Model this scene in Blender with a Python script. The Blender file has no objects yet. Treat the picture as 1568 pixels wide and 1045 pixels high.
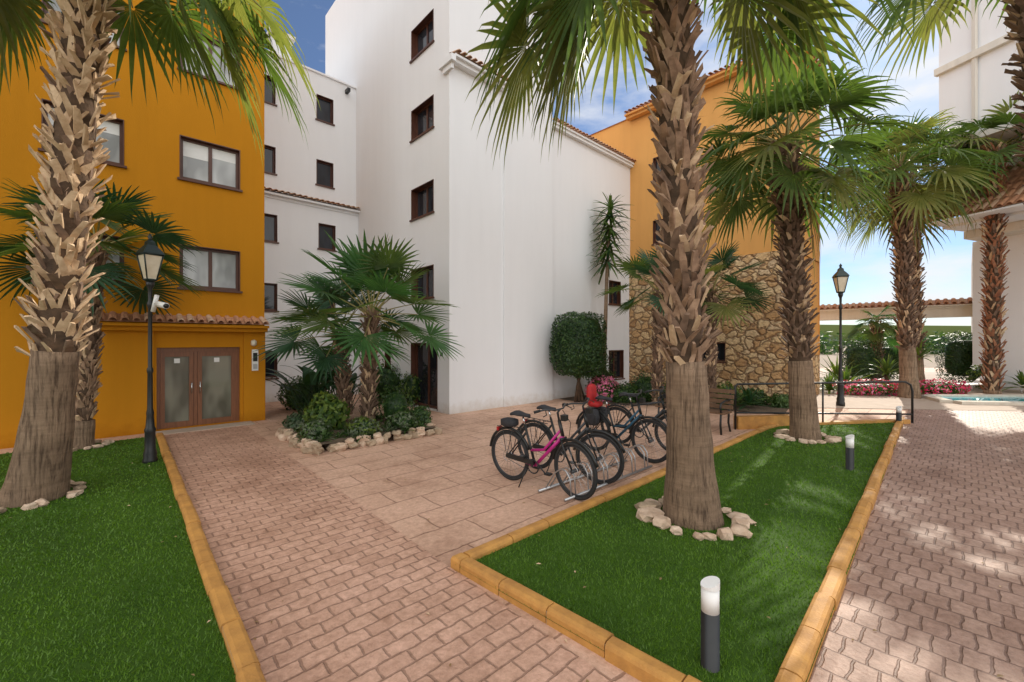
import bpy, math, random
import numpy as np
from mathutils import Vector, Matrix, noise
random.seed(7)
sc=bpy.context.scene
A47=math.radians(47)
E1=Vector((math.sin(A47),math.cos(A47),0)); E2=Vector((-math.cos(A47),math.sin(A47),0)); UP=Vector((0,0,1))
ROTZ=math.atan2(E1.y,E1.x)

# ------------------------------------------------------------ materials
def newmat(name):
    m=bpy.data.materials.new(name); m.use_nodes=True
    nt=m.node_tree; b=nt.nodes['Principled BSDF']; return m,nt,b
def L(nt,a,b): nt.links.new(a,b)
def ramp(nt,fac,stops):
    r=nt.nodes.new('ShaderNodeValToRGB'); e=r.color_ramp.elements
    while len(e)<len(stops): e.new(0.5)
    for i,(p,c) in enumerate(stops):
        e[i].position=p; e[i].color=(c[0],c[1],c[2],1)
    L(nt,fac,r.inputs[0]); return r.outputs[0]
def noise_n(nt,vec,scale,detail=5,rough=.6):
    n=nt.nodes.new('ShaderNodeTexNoise'); n.inputs['Scale'].default_value=scale
    n.inputs['Detail'].default_value=detail; n.inputs['Roughness'].default_value=rough
    if vec: L(nt,vec,n.inputs['Vector'])
    return n.outputs['Fac']
def pos(nt,scale=(1,1,1),rot=0):
    g=nt.nodes.new('ShaderNodeNewGeometry'); m=nt.nodes.new('ShaderNodeMapping')
    m.inputs['Scale'].default_value=scale; m.inputs['Rotation'].default_value=(0,0,rot)
    L(nt,g.outputs['Position'],m.inputs['Vector']); return m.outputs[0]
def bump(nt,b,h,strength,dist=.01):
    n=nt.nodes.new('ShaderNodeBump'); n.inputs['Strength'].default_value=strength; n.inputs['Distance'].default_value=dist
    L(nt,h,n.inputs['Height']); L(nt,n.outputs[0],b.inputs['Normal'])
def mix(nt,f,a,c,mode='MIX'):
    m=nt.nodes.new('ShaderNodeMix'); m.data_type='RGBA'; m.blend_type=mode
    for s,v in ((m.inputs[0],f),(m.inputs[6],a),(m.inputs[7],c)):
        if hasattr(v,'links'): L(nt,v,s)
        elif isinstance(v,(int,float)): s.default_value=v
        else: s.default_value=(v[0],v[1],v[2],1)
    return m.outputs[2]
def pmat(name,c1,c2=None,scale=4,rough=.8,bs=0,bscale=80,bd=.01,metal=0,spec=.5,st=(1,1,1)):
    m,nt,b=newmat(name)
    b.inputs['Roughness'].default_value=rough; b.inputs['Metallic'].default_value=metal
    b.inputs['Specular IOR Level'].default_value=spec
    c2=c2 or tuple(x*.75 for x in c1)
    p=pos(nt,st)
    L(nt,ramp(nt,noise_n(nt,p,scale),[(.3,c2),(.7,c1)]),b.inputs['Base Color'])
    if bs: bump(nt,b,noise_n(nt,p,bscale,4),bs,bd)
    return m
def leafmat(name,c1,c2,tr=.4,scale=3):
    m,nt,b=newmat(name); p=pos(nt)
    col=ramp(nt,noise_n(nt,p,scale,3),[(.3,c2),(.7,c1)])
    L(nt,col,b.inputs['Base Color']); b.inputs['Roughness'].default_value=.42
    b.inputs['Specular IOR Level'].default_value=.4
    t=nt.nodes.new('ShaderNodeBsdfTranslucent'); L(nt,mix(nt,1.0,col,(1.45,1.55,.8),'MULTIPLY'),t.inputs[0])
    ms=nt.nodes.new('ShaderNodeMixShader'); ms.inputs[0].default_value=tr
    L(nt,b.outputs[0],ms.inputs[1]); L(nt,t.outputs[0],ms.inputs[2])
    L(nt,ms.outputs[0],nt.nodes['Material Output'].inputs[0]); return m
def stucco(name,c,dirt=.8,streak=.5):
    m,nt,b=newmat(name); b.inputs['Roughness'].default_value=.9; b.inputs['Specular IOR Level'].default_value=.15
    p=pos(nt); p2=pos(nt,(2.5,2.5,.25))
    f1=noise_n(nt,p,.7,6); f2=noise_n(nt,p2,1.6,6)
    a=mix(nt,f1,tuple(x*dirt for x in c),c)
    st=ramp(nt,f2,[(.3,(1-.22*streak,)*3),(.6,(1,1,1))])
    c3=mix(nt,1.0,a,st,'MULTIPLY')
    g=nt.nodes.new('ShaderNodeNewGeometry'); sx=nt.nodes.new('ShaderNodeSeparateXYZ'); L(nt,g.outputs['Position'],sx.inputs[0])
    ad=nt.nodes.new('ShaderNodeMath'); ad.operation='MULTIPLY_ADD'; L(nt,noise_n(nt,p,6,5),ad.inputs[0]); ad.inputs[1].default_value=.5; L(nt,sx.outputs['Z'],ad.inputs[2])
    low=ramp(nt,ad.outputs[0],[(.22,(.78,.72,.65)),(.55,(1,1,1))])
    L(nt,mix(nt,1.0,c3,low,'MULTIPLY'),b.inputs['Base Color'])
    bump(nt,b,noise_n(nt,p,55,5,.7),.35,.012); return m
def brickmat(name,ca,cb,mortar,w,h,ms,scale_noise=1.2,bstr=.6,off=.5,rough=.75,rot=0.0,wob=.03):
    m,nt,b=newmat(name); b.inputs['Roughness'].default_value=rough; b.inputs['Specular IOR Level'].default_value=.3
    p=pos(nt,(1,1,1),-ROTZ+rot)
    nd=nt.nodes.new('ShaderNodeTexNoise'); nd.inputs['Scale'].default_value=6; nd.inputs['Detail'].default_value=4; L(nt,p,nd.inputs['Vector'])
    vm=nt.nodes.new('ShaderNodeVectorMath'); vm.operation='MULTIPLY_ADD'
    L(nt,nd.outputs['Color'],vm.inputs[0]); vm.inputs[1].default_value=(wob,wob,0); L(nt,p,vm.inputs[2])
    br=nt.nodes.new('ShaderNodeTexBrick'); L(nt,vm.outputs[0],br.inputs['Vector'])
    br.offset=off; br.inputs['Scale'].default_value=1; br.inputs['Brick Width'].default_value=w; br.inputs['Row Height'].default_value=h
    br.inputs['Mortar Size'].default_value=ms; br.inputs['Mortar Smooth'].default_value=.6; br.inputs['Bias'].default_value=0
    br.inputs['Color1'].default_value=(*ca,1); br.inputs['Color2'].default_value=(*cb,1); br.inputs['Mortar'].default_value=(*mortar,1)
    big=ramp(nt,noise_n(nt,p,scale_noise,8,.65),[(.3,(.68,.62,.58)),(.5,(.95,.93,.91)),(.72,(1.1,1.1,1.12))])
    fine=ramp(nt,noise_n(nt,p,16,8,.75),[(.3,(.70,.67,.64)),(.65,(1.1,1.1,1.1))])
    c=mix(nt,1.0,br.outputs['Color'],big,'MULTIPLY'); c=mix(nt,1.0,c,fine,'MULTIPLY')
    spots=ramp(nt,noise_n(nt,p,3.1,3,.5),[(.27,(.80,.76,.72)),(.36,(1,1,1))]); c=mix(nt,1.0,c,spots,'MULTIPLY')
    L(nt,c,b.inputs['Base Color'])
    mm=nt.nodes.new('ShaderNodeMath'); mm.operation='MULTIPLY_ADD'; L(nt,br.outputs['Fac'],mm.inputs[0]); mm.inputs[1].default_value=-1.0
    L(nt,noise_n(nt,p,30,6),mm.inputs[2]); bump(nt,b,mm.outputs[0],bstr,.012); return m
def stonemat(name):
    m,nt,b=newmat(name); b.inputs['Roughness'].default_value=.9
    p=pos(nt,(1,1,1.25)); 
    nd=nt.nodes.new('ShaderNodeTexNoise'); nd.inputs['Scale'].default_value=4; L(nt,p,nd.inputs['Vector'])
    vm=nt.nodes.new('ShaderNodeVectorMath'); vm.operation='MULTIPLY_ADD'
    L(nt,nd.outputs['Color'],vm.inputs[0]); vm.inputs[1].default_value=(.25,.25,.25); L(nt,p,vm.inputs[2])
    v=nt.nodes.new('ShaderNodeTexVoronoi'); v.feature='DISTANCE_TO_EDGE'; v.inputs['Scale'].default_value=3.3; L(nt,vm.outputs[0],v.inputs['Vector'])
    v2=nt.nodes.new('ShaderNodeTexVoronoi'); v2.inputs['Scale'].default_value=3.3; L(nt,vm.outputs[0],v2.inputs['Vector'])
    sp=nt.nodes.new('ShaderNodeSeparateColor'); L(nt,v2.outputs['Color'],sp.inputs[0])
    c=ramp(nt,sp.outputs[0],[(0,(.46,.26,.12)),(.35,(.66,.41,.20)),(.7,(.80,.58,.33)),(1,(.68,.50,.32))])
    c=mix(nt,1.0,c,ramp(nt,noise_n(nt,p,14,6),[(.3,(.66,.62,.58)),(.7,(1.15,1.15,1.1))]),'MULTIPLY')
    e=ramp(nt,v.outputs['Distance'],[(.015,(0,0,0)),(.06,(1,1,1))])
    L(nt,mix(nt,e,(.32,.19,.10),c),b.inputs['Base Color'])
    e2=ramp(nt,v.outputs['Distance'],[(.0,(0,0,0)),(.16,(1,1,1))])
    mm=nt.nodes.new('ShaderNodeMath'); mm.operation='MULTIPLY_ADD'; L(nt,noise_n(nt,p,12,6),mm.inputs[0]); mm.inputs[1].default_value=.6; L(nt,e2,mm.inputs[2])
    bump(nt,b,mm.outputs[0],1,.07); return m
def glassmat(name,c,c2,rough=.04,spec=.5):
    m,nt,b=newmat(name); p=pos(nt,(1,1,.4))
    L(nt,ramp(nt,noise_n(nt,p,2.2,2),[(.4,c2),(.6,c)]),b.inputs['Base Color'])
    b.inputs['Roughness'].default_value=rough; b.inputs['Specular IOR Level'].default_value=spec; return m
def trunkmat(name,c1,c2):
    m,nt,b=newmat(name); b.inputs['Roughness'].default_value=.9
    p=pos(nt,(14,14,1.0)); p2=pos(nt,(1.5,1.5,14))
    f=noise_n(nt,p,2.6,8,.7); f2=noise_n(nt,p2,1.4,5,.6)
    c=ramp(nt,f,[(.36,c2),(.52,c1),(.75,tuple(x*1.15 for x in c1))]); rings=ramp(nt,f2,[(.36,(.84,.82,.8)),(.55,(1.03,1.03,1.03))])
    c=mix(nt,1.0,c,rings,'MULTIPLY'); L(nt,mix(nt,1.0,c,ramp(nt,noise_n(nt,pos(nt),2.0,6),[(.3,(.66,.63,.6)),(.7,(1.1,1.08,1.05))]),'MULTIPLY'),b.inputs['Base Color'])
    mm=nt.nodes.new('ShaderNodeMath'); mm.operation='MULTIPLY_ADD'; L(nt,f2,mm.inputs[0]); mm.inputs[1].default_value=.35; L(nt,f,mm.inputs[2])
    bump(nt,b,mm.outputs[0],1,.05); return m

M={}
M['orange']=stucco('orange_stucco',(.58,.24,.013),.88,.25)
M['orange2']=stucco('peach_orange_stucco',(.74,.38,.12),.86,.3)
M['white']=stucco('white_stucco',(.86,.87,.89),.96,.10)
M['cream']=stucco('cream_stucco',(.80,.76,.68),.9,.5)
M['ochre']=pmat('ochre_painted_concrete',(.60,.30,.07),(.38,.18,.045),7,.7,.4,60)
M['brown']=pmat('brown_frame',(.11,.04,.022),(.075,.025,.014),6,.4)
M['doorwood']=pmat('door_wood',(.24,.09,.035),(.15,.055,.02),5,.45,st=(6,6,.6))
M['glassd']=glassmat('dark_glass',(.03,.035,.045),(.015,.015,.02))
M['glassl']=glassmat('curtained_glass',(.55,.57,.57),(.30,.31,.31),.06)
M['glassg']=glassmat('door_glass',(.22,.22,.17),(.10,.10,.075),.08,.6)
M['tile']=pmat('clay_roof_tile',(.55,.27,.14),(.36,.17,.10),9,.85,.4,50)
M['tile2']=pmat('pale_clay_roof_tile',(.62,.42,.28),(.42,.24,.15),9,.85,.4,50)
M['stone']=stonemat('rubble_stone')
M['slab']=brickmat('stamped_concrete_slabs',(.69,.46,.34),(.63,.405,.295),(.36,.22,.155),.92,.46,.012,1.1,.55,.35,wob=.06)
M['brick']=brickmat('stamped_concrete_bricks',(.66,.415,.305),(.565,.345,.25),(.38,.23,.165),.205,.125,.010,1.0,.7,.5,.65,wob=.05)
M['brick2']=brickmat('stamped_concrete_bricks_path',(.45,.30,.235),(.375,.24,.185),(.24,.15,.115),.125,.215,.010,1.0,.7,.5,.55,math.pi/2,wob=.05)
M['rock']=pmat('rock',(.68,.53,.40),(.45,.30,.2),7,.9,.6,25,.02)
M['rock2']=pmat('rock_grey',(.50,.38,.26),(.28,.2,.13),7,.9,.6,25,.02)
M['soil']=pmat('soil',(.16,.11,.07),(.08,.055,.035),8,.95,.8,30,.03)
M['ground']=pmat('ground_earth',(.34,.26,.19),(.25,.19,.14),.6,.95)
M['blackm']=pmat('black_painted_metal',(.018,.02,.02),(.01,.011,.012),8,.38)
M['darkgreenm']=pmat('dark_green_metal',(.012,.03,.025),(.008,.018,.016),8,.38)
M['steel']=pmat('galvanised_steel',(.55,.56,.57),(.42,.43,.44),12,.35,metal=.8)
M['chrome']=pmat('alloy',(.7,.7,.72),(.6,.6,.6),12,.25,metal=1)
M['rubber']=pmat('rubber',(.015,.015,.016),(.025,.025,.025),20,.75)
M['pink']=pmat('magenta_paint',(.50,.02,.22),(.40,.015,.18),8,.3)
M['blue']=pmat('blue_paint',(.015,.09,.16),(.012,.06,.1),8,.3)
M['greyp']=pmat('dark_grey_paint',(.04,.045,.05),(.03,.03,.035),8,.35)
M['red']=pmat('red_fabric',(.5,.02,.02),(.35,.012,.015),15,.7)
M['blackf']=pmat('black_fabric',(.02,.02,.024),(.035,.035,.04),15,.8)
M['wood']=pmat('bench_wood',(.20,.11,.06),(.12,.065,.035),9,.7,.3,40)
M['whitep']=pmat('white_plastic',(.85,.85,.83),(.78,.78,.76),6,.4)
M['lampglass']=pmat('frosted_lamp_glass',(.80,.74,.60),(.66,.58,.42),5,.25)
M['water']=pmat('pool_water',(.10,.5,.58),(.07,.4,.5),2,.05)
M['trunkl']=trunkmat('palm_trunk_smooth',(.34,.235,.155),(.12,.075,.045))
M['trunkd']=pmat('palm_trunk_inner',(.12,.07,.04),(.045,.028,.016),9,.95,.6,25,.02)
M['boot']=pmat('palm_boots',(.46,.30,.195),(.17,.10,.06),7,.85,.5,40,.01)
M['bootpale']=pmat('palm_boots_pale',(.74,.55,.36),(.42,.27,.15),7,.85,.5,40,.01)
M['bootdark']=pmat('palm_boots_dark',(.28,.18,.12),(.10,.06,.04),7,.85,.5,40,.01)
M['bootrust']=pmat('palm_boots_rust',(.42,.18,.09),(.2,.08,.045),7,.85,.5,40,.01)
M['frond']=leafmat('palm_frond',(.12,.18,.045),(.05,.095,.025),.42)
M['frondy']=leafmat('palm_frond_yellow',(.26,.26,.085),(.13,.165,.045),.45)
M['frondd']=leafmat('palm_frond_dark',(.045,.115,.05),(.022,.065,.03),.28)
M['frondv']=leafmat('palm_frond_fresh',(.09,.21,.06),(.035,.10,.032),.35)
M['dry']=leafmat('dry_frond',(.38,.27,.13),(.25,.16,.08),.3)
M['petiole']=pmat('palm_petiole',(.30,.28,.09),(.22,.18,.06),5,.5)
M['leafd']=leafmat('dark_leaves',(.035,.085,.02),(.014,.04,.011),.22,6)
M['leafm']=leafmat('mid_leaves',(.09,.16,.035),(.04,.085,.02),.3,6)
M['leafl']=leafmat('light_leaves',(.20,.27,.05),(.10,.16,.03),.4,6)
M['leafs']=leafmat('silver_leaves',(.17,.2,.13),(.09,.12,.07),.3,6)
M['flr']=leafmat('red_flowers',(.75,.03,.12),(.6,.02,.16),.3,6)
M['flp']=leafmat('pink_flowers',(.8,.3,.42),(.7,.15,.35),.3,6)
M['grass']=pmat('artificial_grass',(.075,.165,.014),(.045,.11,.010),1.4,.8,1,220,.02,spec=.2)
M['blade']=leafmat('grass_blade',(.135,.255,.022),(.07,.155,.012),.3,1.3)
M['concrete']=pmat('pale_paving',(.5,.40,.32),(.4,.31,.24),3,.85,.3,40)

# ------------------------------------------------------------ mesh builder
class MB:
    def __init__(s): s.v=[]; s.f=[]; s.m=[]; s.mats=[]; s.smooth=[]
    def mi(s,m):
        m=M[m] if isinstance(m,str) else m
        if m not in s.mats: s.mats.append(m)
        return s.mats.index(m)
    def add(s,vs,fs,m,smooth=False):
        o=len(s.v); k=s.mi(m); s.v.extend([tuple(x) for x in vs])
        for f in fs: s.f.append(tuple(i+o for i in f)); s.m.append(k); s.smooth.append(smooth)
    def box(s,o,a,b,c,m):
        o,a,b,c=Vector(o),Vector(a),Vector(b),Vector(c)
        vs=[o,o+a,o+a+b,o+b,o+c,o+a+c,o+a+b+c,o+b+c]
        s.add(vs,[(0,3,2,1),(4,5,6,7),(0,1,5,4),(1,2,6,5),(2,3,7,6),(3,0,4,7)],m)
    def cbox(s,c,sx,sy,sz,m,ax=Vector((1,0,0)),ay=Vector((0,1,0)),az=UP):
        c=Vector(c); s.box(c-ax*sx/2-ay*sy/2-az*sz/2,ax*sx,ay*sy,az*sz,m)
    def tube(s,pts,rad,m,n=8,caps=True,smooth=True):
        pts=[Vector(p) for p in pts]
        if not isinstance(rad,(list,tuple)): rad=[rad]*len(pts)
        vs=[];fs=[]; ref=None
        for i,p in enumerate(pts):
            t=(pts[min(i+1,len(pts)-1)]-pts[max(i-1,0)])
            if t.length<1e-9: t=Vector((0,0,1))
            t.normalize()
            if ref is None: ref=t.orthogonal().normalized()
            ref=(ref-t*ref.dot(t)); 
            if ref.length<1e-6: ref=t.orthogonal()
            ref.normalize(); w=t.cross(ref)
            for k in range(n):
                a=2*math.pi*k/n; vs.append(p+(ref*math.cos(a)+w*math.sin(a))*rad[i])
        for i in range(len(pts)-1):
            for k in range(n): fs.append((i*n+k,i*n+(k+1)%n,(i+1)*n+(k+1)%n,(i+1)*n+k))
        if caps: fs.append(tuple(range(n-1,-1,-1))); fs.append(tuple((len(pts)-1)*n+k for k in range(n)))
        s.add(vs,fs,m,smooth)
    def lathe(s,prof,m,c=(0,0,0),n=16,smooth=True):
        vs=[];fs=[]
        for r,z in prof:
            for k in range(n):
                a=2*math.pi*k/n; vs.append((c[0]+r*math.cos(a),c[1]+r*math.sin(a),c[2]+z))
        for i in range(len(prof)-1):
            for k in range(n): fs.append((i*n+k,i*n+(k+1)%n,(i+1)*n+(k+1)%n,(i+1)*n+k))
        fs.append(tuple(range(n-1,-1,-1))); fs.append(tuple((len(prof)-1)*n+k for k in range(n)))
        s.add(vs,fs,m,smooth)
    def obj(s,name,parent=None,loc=None,rz=None):
        me=bpy.data.meshes.new(name); me.from_pydata(s.v,[],s.f)
        for m in s.mats: me.materials.append(m)
        me.polygons.foreach_set('material_index',s.m); me.polygons.foreach_set('use_smooth',s.smooth); me.update()
        o=bpy.data.objects.new(name,me); sc.collection.objects.link(o)
        if parent: o.parent=parent
        if loc: o.location=loc
        if rz is not None: o.rotation_euler=(0,0,rz)
        return o
def empty(name,loc=(0,0,0)):
    e=bpy.data.objects.new(name,None); sc.collection.objects.link(e); e.empty_display_size=.3; return e
def V2(x,y,z=0): return Vector((x,y,z))

# ------------------------------------------------------------ buildings helpers
def facade(mb,p0,p1,z0,z1,ops,m,depth=.14,reveal=None):
    d=(p1-p0); Ln=d.length; d.normalize(); n=V2(d.y,-d.x)
    xs=sorted(set([0,Ln]+[o[0] for o in ops]+[o[1] for o in ops])); zs=sorted(set([z0,z1]+[o[2] for o in ops]+[o[3] for o in ops]))
    P=lambda x,z,k=0:p0+d*x+UP*z-n*k
    for i in range(len(xs)-1):
        for j in range(len(zs)-1):
            cx=(xs[i]+xs[i+1])/2; cz=(zs[j]+zs[j+1])/2
            if any(o[0]<cx<o[1] and o[2]<cz<o[3] for o in ops): continue
            mb.add([P(xs[i],zs[j]),P(xs[i+1],zs[j]),P(xs[i+1],zs[j+1]),P(xs[i],zs[j+1])],[(0,1,2,3)],m)
    for a,b,c,e in [o[:4] for o in ops]:
        r=reveal or m
        for q in ([P(a,c),P(b,c),P(b,c,depth),P(a,c,depth)],[P(a,e),P(a,e,depth),P(b,e,depth),P(b,e)],
                  [P(a,c),P(a,c,depth),P(a,e,depth),P(a,e)],[P(b,c),P(b,e),P(b,e,depth),P(b,c,depth)]):
            mb.add(q,[(0,1,2,3)],r)
    return d,n
def window(parent,p0,p1,op,panes=2,glass='glassd',depth=.09,fw=.055,name='window',frame='brown',sill=True,blind=0):
    a,b,c,e=op[:4]; d=(p1-p0).normalized(); n=V2(d.y,-d.x); mb=MB()
    P=lambda x,z,k=0:p0+d*x+UP*z-n*k
    t=.05; k=depth+.001
    mb.box(P(a,c,k+t),d*(b-a),n*t,UP*fw,frame); mb.box(P(a,e-fw,k+t),d*(b-a),n*t,UP*fw,frame)
    mb.box(P(a,c+fw,k+t),d*fw,n*t,UP*(e-c-2*fw),frame); mb.box(P(b-fw,c+fw,k+t),d*fw,n*t,UP*(e-c-2*fw),frame)
    w=(b-a-2*fw)/panes
    for i in range(panes):
        x0=a+fw+i*w
        if i: mb.box(P(x0-fw*.5,c+fw,k+t-.004),d*fw,n*(t-.01),UP*(e-c-2*fw),frame)
        zb=e-fw
        if blind:
            zb=e-fw-(e-c)*blind*(1 if i==0 else .7)
            mb.add([P(x0,zb,k+.033),P(x0+w,zb,k+.033),P(x0+w,e-fw,k+.033),P(x0,e-fw,k+.033)],[(0,1,2,3)],'whitep')
        mb.add([P(x0,c+fw,k+.035),P(x0+w,c+fw,k+.035),P(x0+w,e-fw,k+.035),P(x0,e-fw,k+.035)],[(0,1,2,3)],glass)
    mb.box(P(a+.001,c+.001,depth),d*.018,n*(depth+.012),UP*(e-c-.002),frame); mb.box(P(b-.019,c+.001,depth),d*.018,n*(depth+.012),UP*(e-c-.002),frame)
    mb.box(P(a+.02,e-.02,depth),d*(b-a-.04),n*(depth+.012),UP*.018,frame)
    if sill: mb.box(P(a-.04,c-.045,depth),d*(b-a+.08),n*(depth+.05),UP*.044,frame)
    return mb.obj(name,parent)
def tiles(parent,p0,p1,ztop,depth,drop,m='tile',name='roof_tiles',pitch=.17,over=0,under='white',inset=0):
    d=(p1-p0); Ln=d.length; d.normalize(); n=V2(d.y,-d.x); mb=MB(); rr=random.Random(3)
    N=int(Ln/pitch); pw=Ln/N
    mb.box(p0+UP*(ztop-drop-.10)+n*.002,d*Ln,n*(depth-.06),UP*.06,under)
    mb.box(p0+UP*(ztop-drop-.19)+n*.002,d*Ln,n*(depth*.55),UP*.088,under)
    vs=[p0+UP*(ztop-.01),p1+UP*(ztop-.01),p1+n*(depth-.02)+UP*(ztop-drop-.02),p0+n*(depth-.02)+UP*(ztop-drop-.02)]
    mb.add(vs,[(0,1,2,3)],m)
    for i in range(N):
        x=(i+.5)*pw
        ntile=max(1,int(round(depth/.35)))
        for j in range(ntile):
            a0=depth*j/ntile-(.03 if j else 0); a1=depth*(j+1)/ntile+rr.uniform(0,.025)
            z0=ztop-drop*j/ntile+.01; z1=ztop-drop*(j+1)/ntile+.03+rr.uniform(-.006,.006)
            rows,rad=8,pw*.36
            vv=[]
            for (aa,zc,rd) in ((a0,z0,rad*.85),(a1,z1,rad),(a1,z1,rad*.75)):
                for k in range(rows+1):
                    an=math.pi*k/rows
                    vv.append(p0+d*(x+math.cos(an)*rd)+n*(aa)+UP*(zc+math.sin(an)*rd*.8-.02))
            q=rows+1; ff=[(k,k+1,q+k+1,q+k) for k in range(rows)]+[(q+k,q+k+1,2*q+k+1,2*q+k) for k in range(rows)]
            mb.add(vv,ff,m if rr.random()<.7 else ('tile2' if m=='tile' else 'tile'),True)
    return mb.obj(name,parent)
def roofpoly(mb,pts,z,m):
    mb.add([Vector((p.x,p.y,z)) for p in pts],[tuple(range(len(pts)))],m)

# ------------------------------------------------------------ orange apartment building (left)
C=V2(-5.98,10.25); Lf=14; OP0=C-E1*Lf
ob=empty('orange_apartment_building')
def S(s0,s1,z0,z1): return (Lf-s1,Lf-s0,z0,z1)
sills=(3.06,5.42,7.78,10.14)
wins=[S(a,b,z,z+.93) for a,b in ((.5,1.62),(2.5,3.62),(5.0,6.1),(8,9.1)) for z in sills]
door=S(.5,2.0,.03,1.76)
mb=MB(); facade(mb,OP0,C,0,12.6,wins+[door],'orange',.16)
facade(mb,C,C+E2*3.4,0,12.6,[],'orange'); facade(mb,OP0+E2*9,OP0,0,12.6,[],'orange')
roofpoly(mb,[OP0,C,C+E2*9,OP0+E2*9],12.6,'tile')
mb.box(C-E1*.44+E2*(-.06),E1*.445,E2*.058,UP*2.18,'orange')
mb.box(C-E1*3.05+E2*(-.06),E1*1.0,E2*.058,UP*2.18,'orange')
mb.obj('walls',ob)
for i,w in enumerate(wins): window(ob,OP0,C,w,2,'glassl',fw=.07,blind=(0,.35,0,.2)[i%4])
mb=MB(); n=-E2; P=lambda s,z,k=0:C-E1*s+UP*z-n*k
mb.box(P(2.0,1.66,.15),E1*1.5,n*.07,UP*.1,'doorwood')
for s0,s1 in ((.5,.58),(1.94,2.0),(1.30,1.36),(.58,.66),(1.215,1.295),(1.365,1.445),(1.86,1.935)):
    mb.box(P(s1,.03,.15),E1*(s1-s0),n*.055,UP*1.63,'doorwood')
for s0,s1 in ((.66,1.215),(1.445,1.86)):
    mb.box(P(s1,.03,.15),E1*(s1-s0),n*.05,UP*.12,'doorwood'); mb.box(P(s1,1.56,.15),E1*(s1-s0),n*.05,UP*.1,'doorwood')
    mb.add([P(s0,.15,.13),P(s1,.15,.13),P(s1,1.56,.13),P(s0,1.56,.13)],[(0,1,2,3)],'glassg')
    mb.box(P((s0+s1)/2+.05,1.42,.125),E1*.10,n*.006,UP*.1,'whitep')
for s in (1.25,1.40): mb.tube([P(s,.75,.06),P(s,1.0,.06)],.012,'chrome',6)
mb.box(P(2.2,0,0)+n*.065,E1*1.9,n*.45,UP*.02,'concrete')
mb.obj('entrance_doors',ob)
mb=MB()
mb.box(P(.28,1.2)+n*.07,E1*.13,n*.03,UP*.5,'whitep'); mb.box(P(.26,1.42)+n*.10,E1*.09,n*.01,UP*.2,'blackm'); mb.box(P(.26,1.24)+n*.10,E1*.09,n*.01,UP*.12,'steel')
mb.lathe([(.02,0),(.06,.03),(.06,.12),(.02,.15)],'lampglass',tuple(P(.25,1.78)+n*.12),10)
mb.obj('intercom_panel',ob)
tiles(ob,C-E1*3.1,C+E1*.02,2.46,.42,.16,'tile',under='orange')

# ------------------------------------------------------------ white tower + wings
T=V2(-1.62,10.98); IN=T+E2*5.85
tw=empty('white_apartment_tower')
p0=T+E2*8.9; Lw=8.9
ops=[(Lw-1.93,Lw-.74,z,z+.88) for z in (3.1,5.42,7.72,10.05,12.4)]
dr=(Lw-1.95,Lw-.55,.02,1.85); dr2=(Lw-3.6,Lw-3.2,.02,1.8)
mb=MB(); facade(mb,p0,T,0,15.3,ops+[dr,dr2],'white',.22)
facade(mb,T,T+E1*3.95,0,15.3,[],'white')
mb.box(T+E1*1.86-E2*.05+UP*0,E1*2.09,E2*.048,UP*15.3,'white')
facade(mb,T+E1*3.95,T+E1*3.95+E2*8.9,9.2,15.3,[],'white'); facade(mb,T+E1*3.95+E2*8.9,p0,0,15.3,[],'white')
roofpoly(mb,[p0,T,T+E1*3.95,T+E1*3.95+E2*8.9],15.3,'tile')
mb.obj('walls',tw)
for w in ops: window(tw,p0,T,w,2,'glassd',.15)
window(tw,p0,T,dr,2,'glassd',.15,.08,'entrance_door',sill=False); window(tw,p0,T,dr2,1,'glassd',.15,.05,'side_door',sill=False)
tiles(tw,T-E1*.0,T+E1*1.9,9.38,.34,.12,'tile2')
mb=MB(); mb.box(T-E1*.14+UP*9.0-E2*.30,E1*.138,E2*.6,UP*.16,'white'); mb.box(T-E1*.08+UP*8.86-E2*.2,E1*.078,E2*.4,UP*.138,'white')
mb.box(T+E2*.3-E1*.02+UP*1.5,E1*.018,E2*.1,UP*.1,'blackm'); mb.obj('cornice_return',tw)

lw=empty('white_apartment_wing')
p1=IN; p0=IN-E1*9; Lw=9
opsU=[(Lw-b,Lw-a,z,z+.85) for a,b in ((.8,1.36),(2.6,3.2),(4.6,5.2)) for z in (7.2,9.4)]
F=-E2*.2
opsL=[(Lw-b,Lw-a,z,z+.85) for a,b in ((.8,1.36),(2.6,3.2),(4.6,5.2)) for z in (.75,2.85,5.0)]
mb=MB(); facade(mb,p0,p1,6.5,10.95,opsU,'white',.14); facade(mb,p0+F,p1+F,0,6.4,opsL,'white',.14)
roofpoly(mb,[p0,p1,p1+E2*4,p0+E2*4],10.95,'white')
mb.box(p0+UP*10.95-E2*.05,E1*9,E2*.3,UP*.06,'white')
mb.box(p0+E1*6.6+E2*1.2+UP*10.95,E1*.6,E2*.6,UP*1.5,'white'); mb.box(p0+E1*6.5+E2*1.1+UP*12.45,E1*.8,E2*.8,UP*.12,'cream')
mb.obj('walls',lw)
for w in opsU: window(lw,p0,p1,w,1,'glassd',.1)
for w in opsL: window(lw,p0+F,p1+F,w,1,'glassd',.1)
tiles(lw,p0,p1-E1*.0,6.66,.42,.12,'tile2')
mb=MB(); mb.cbox(p1-E1*.35-E2*.12+UP*10.7,.1,.25,.12,'blackm',E1,E2); mb.obj('wall_light',lw)

rw=empty('low_white_building')
q0=T+E1*3.95+E2*.06; q1=T+E1*8.75+E2*.06
opr=[(3.3,4.3,.45,1.55),(3.3,4.1,3.3,4.2)]
mb=MB(); facade(mb,q0,q1,0,8.95,opr,'white',.15); roofpoly(mb,[q0,q1,q1+E2*7,q0+E2*7],8.95,'tile2')
mb.obj('walls',rw)
for w in opr: window(rw,q0,q1,w,2,'glassd',.1)
tiles(rw,q0+E1*.01,q1,9.1,.25,.1,'tile2')

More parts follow.
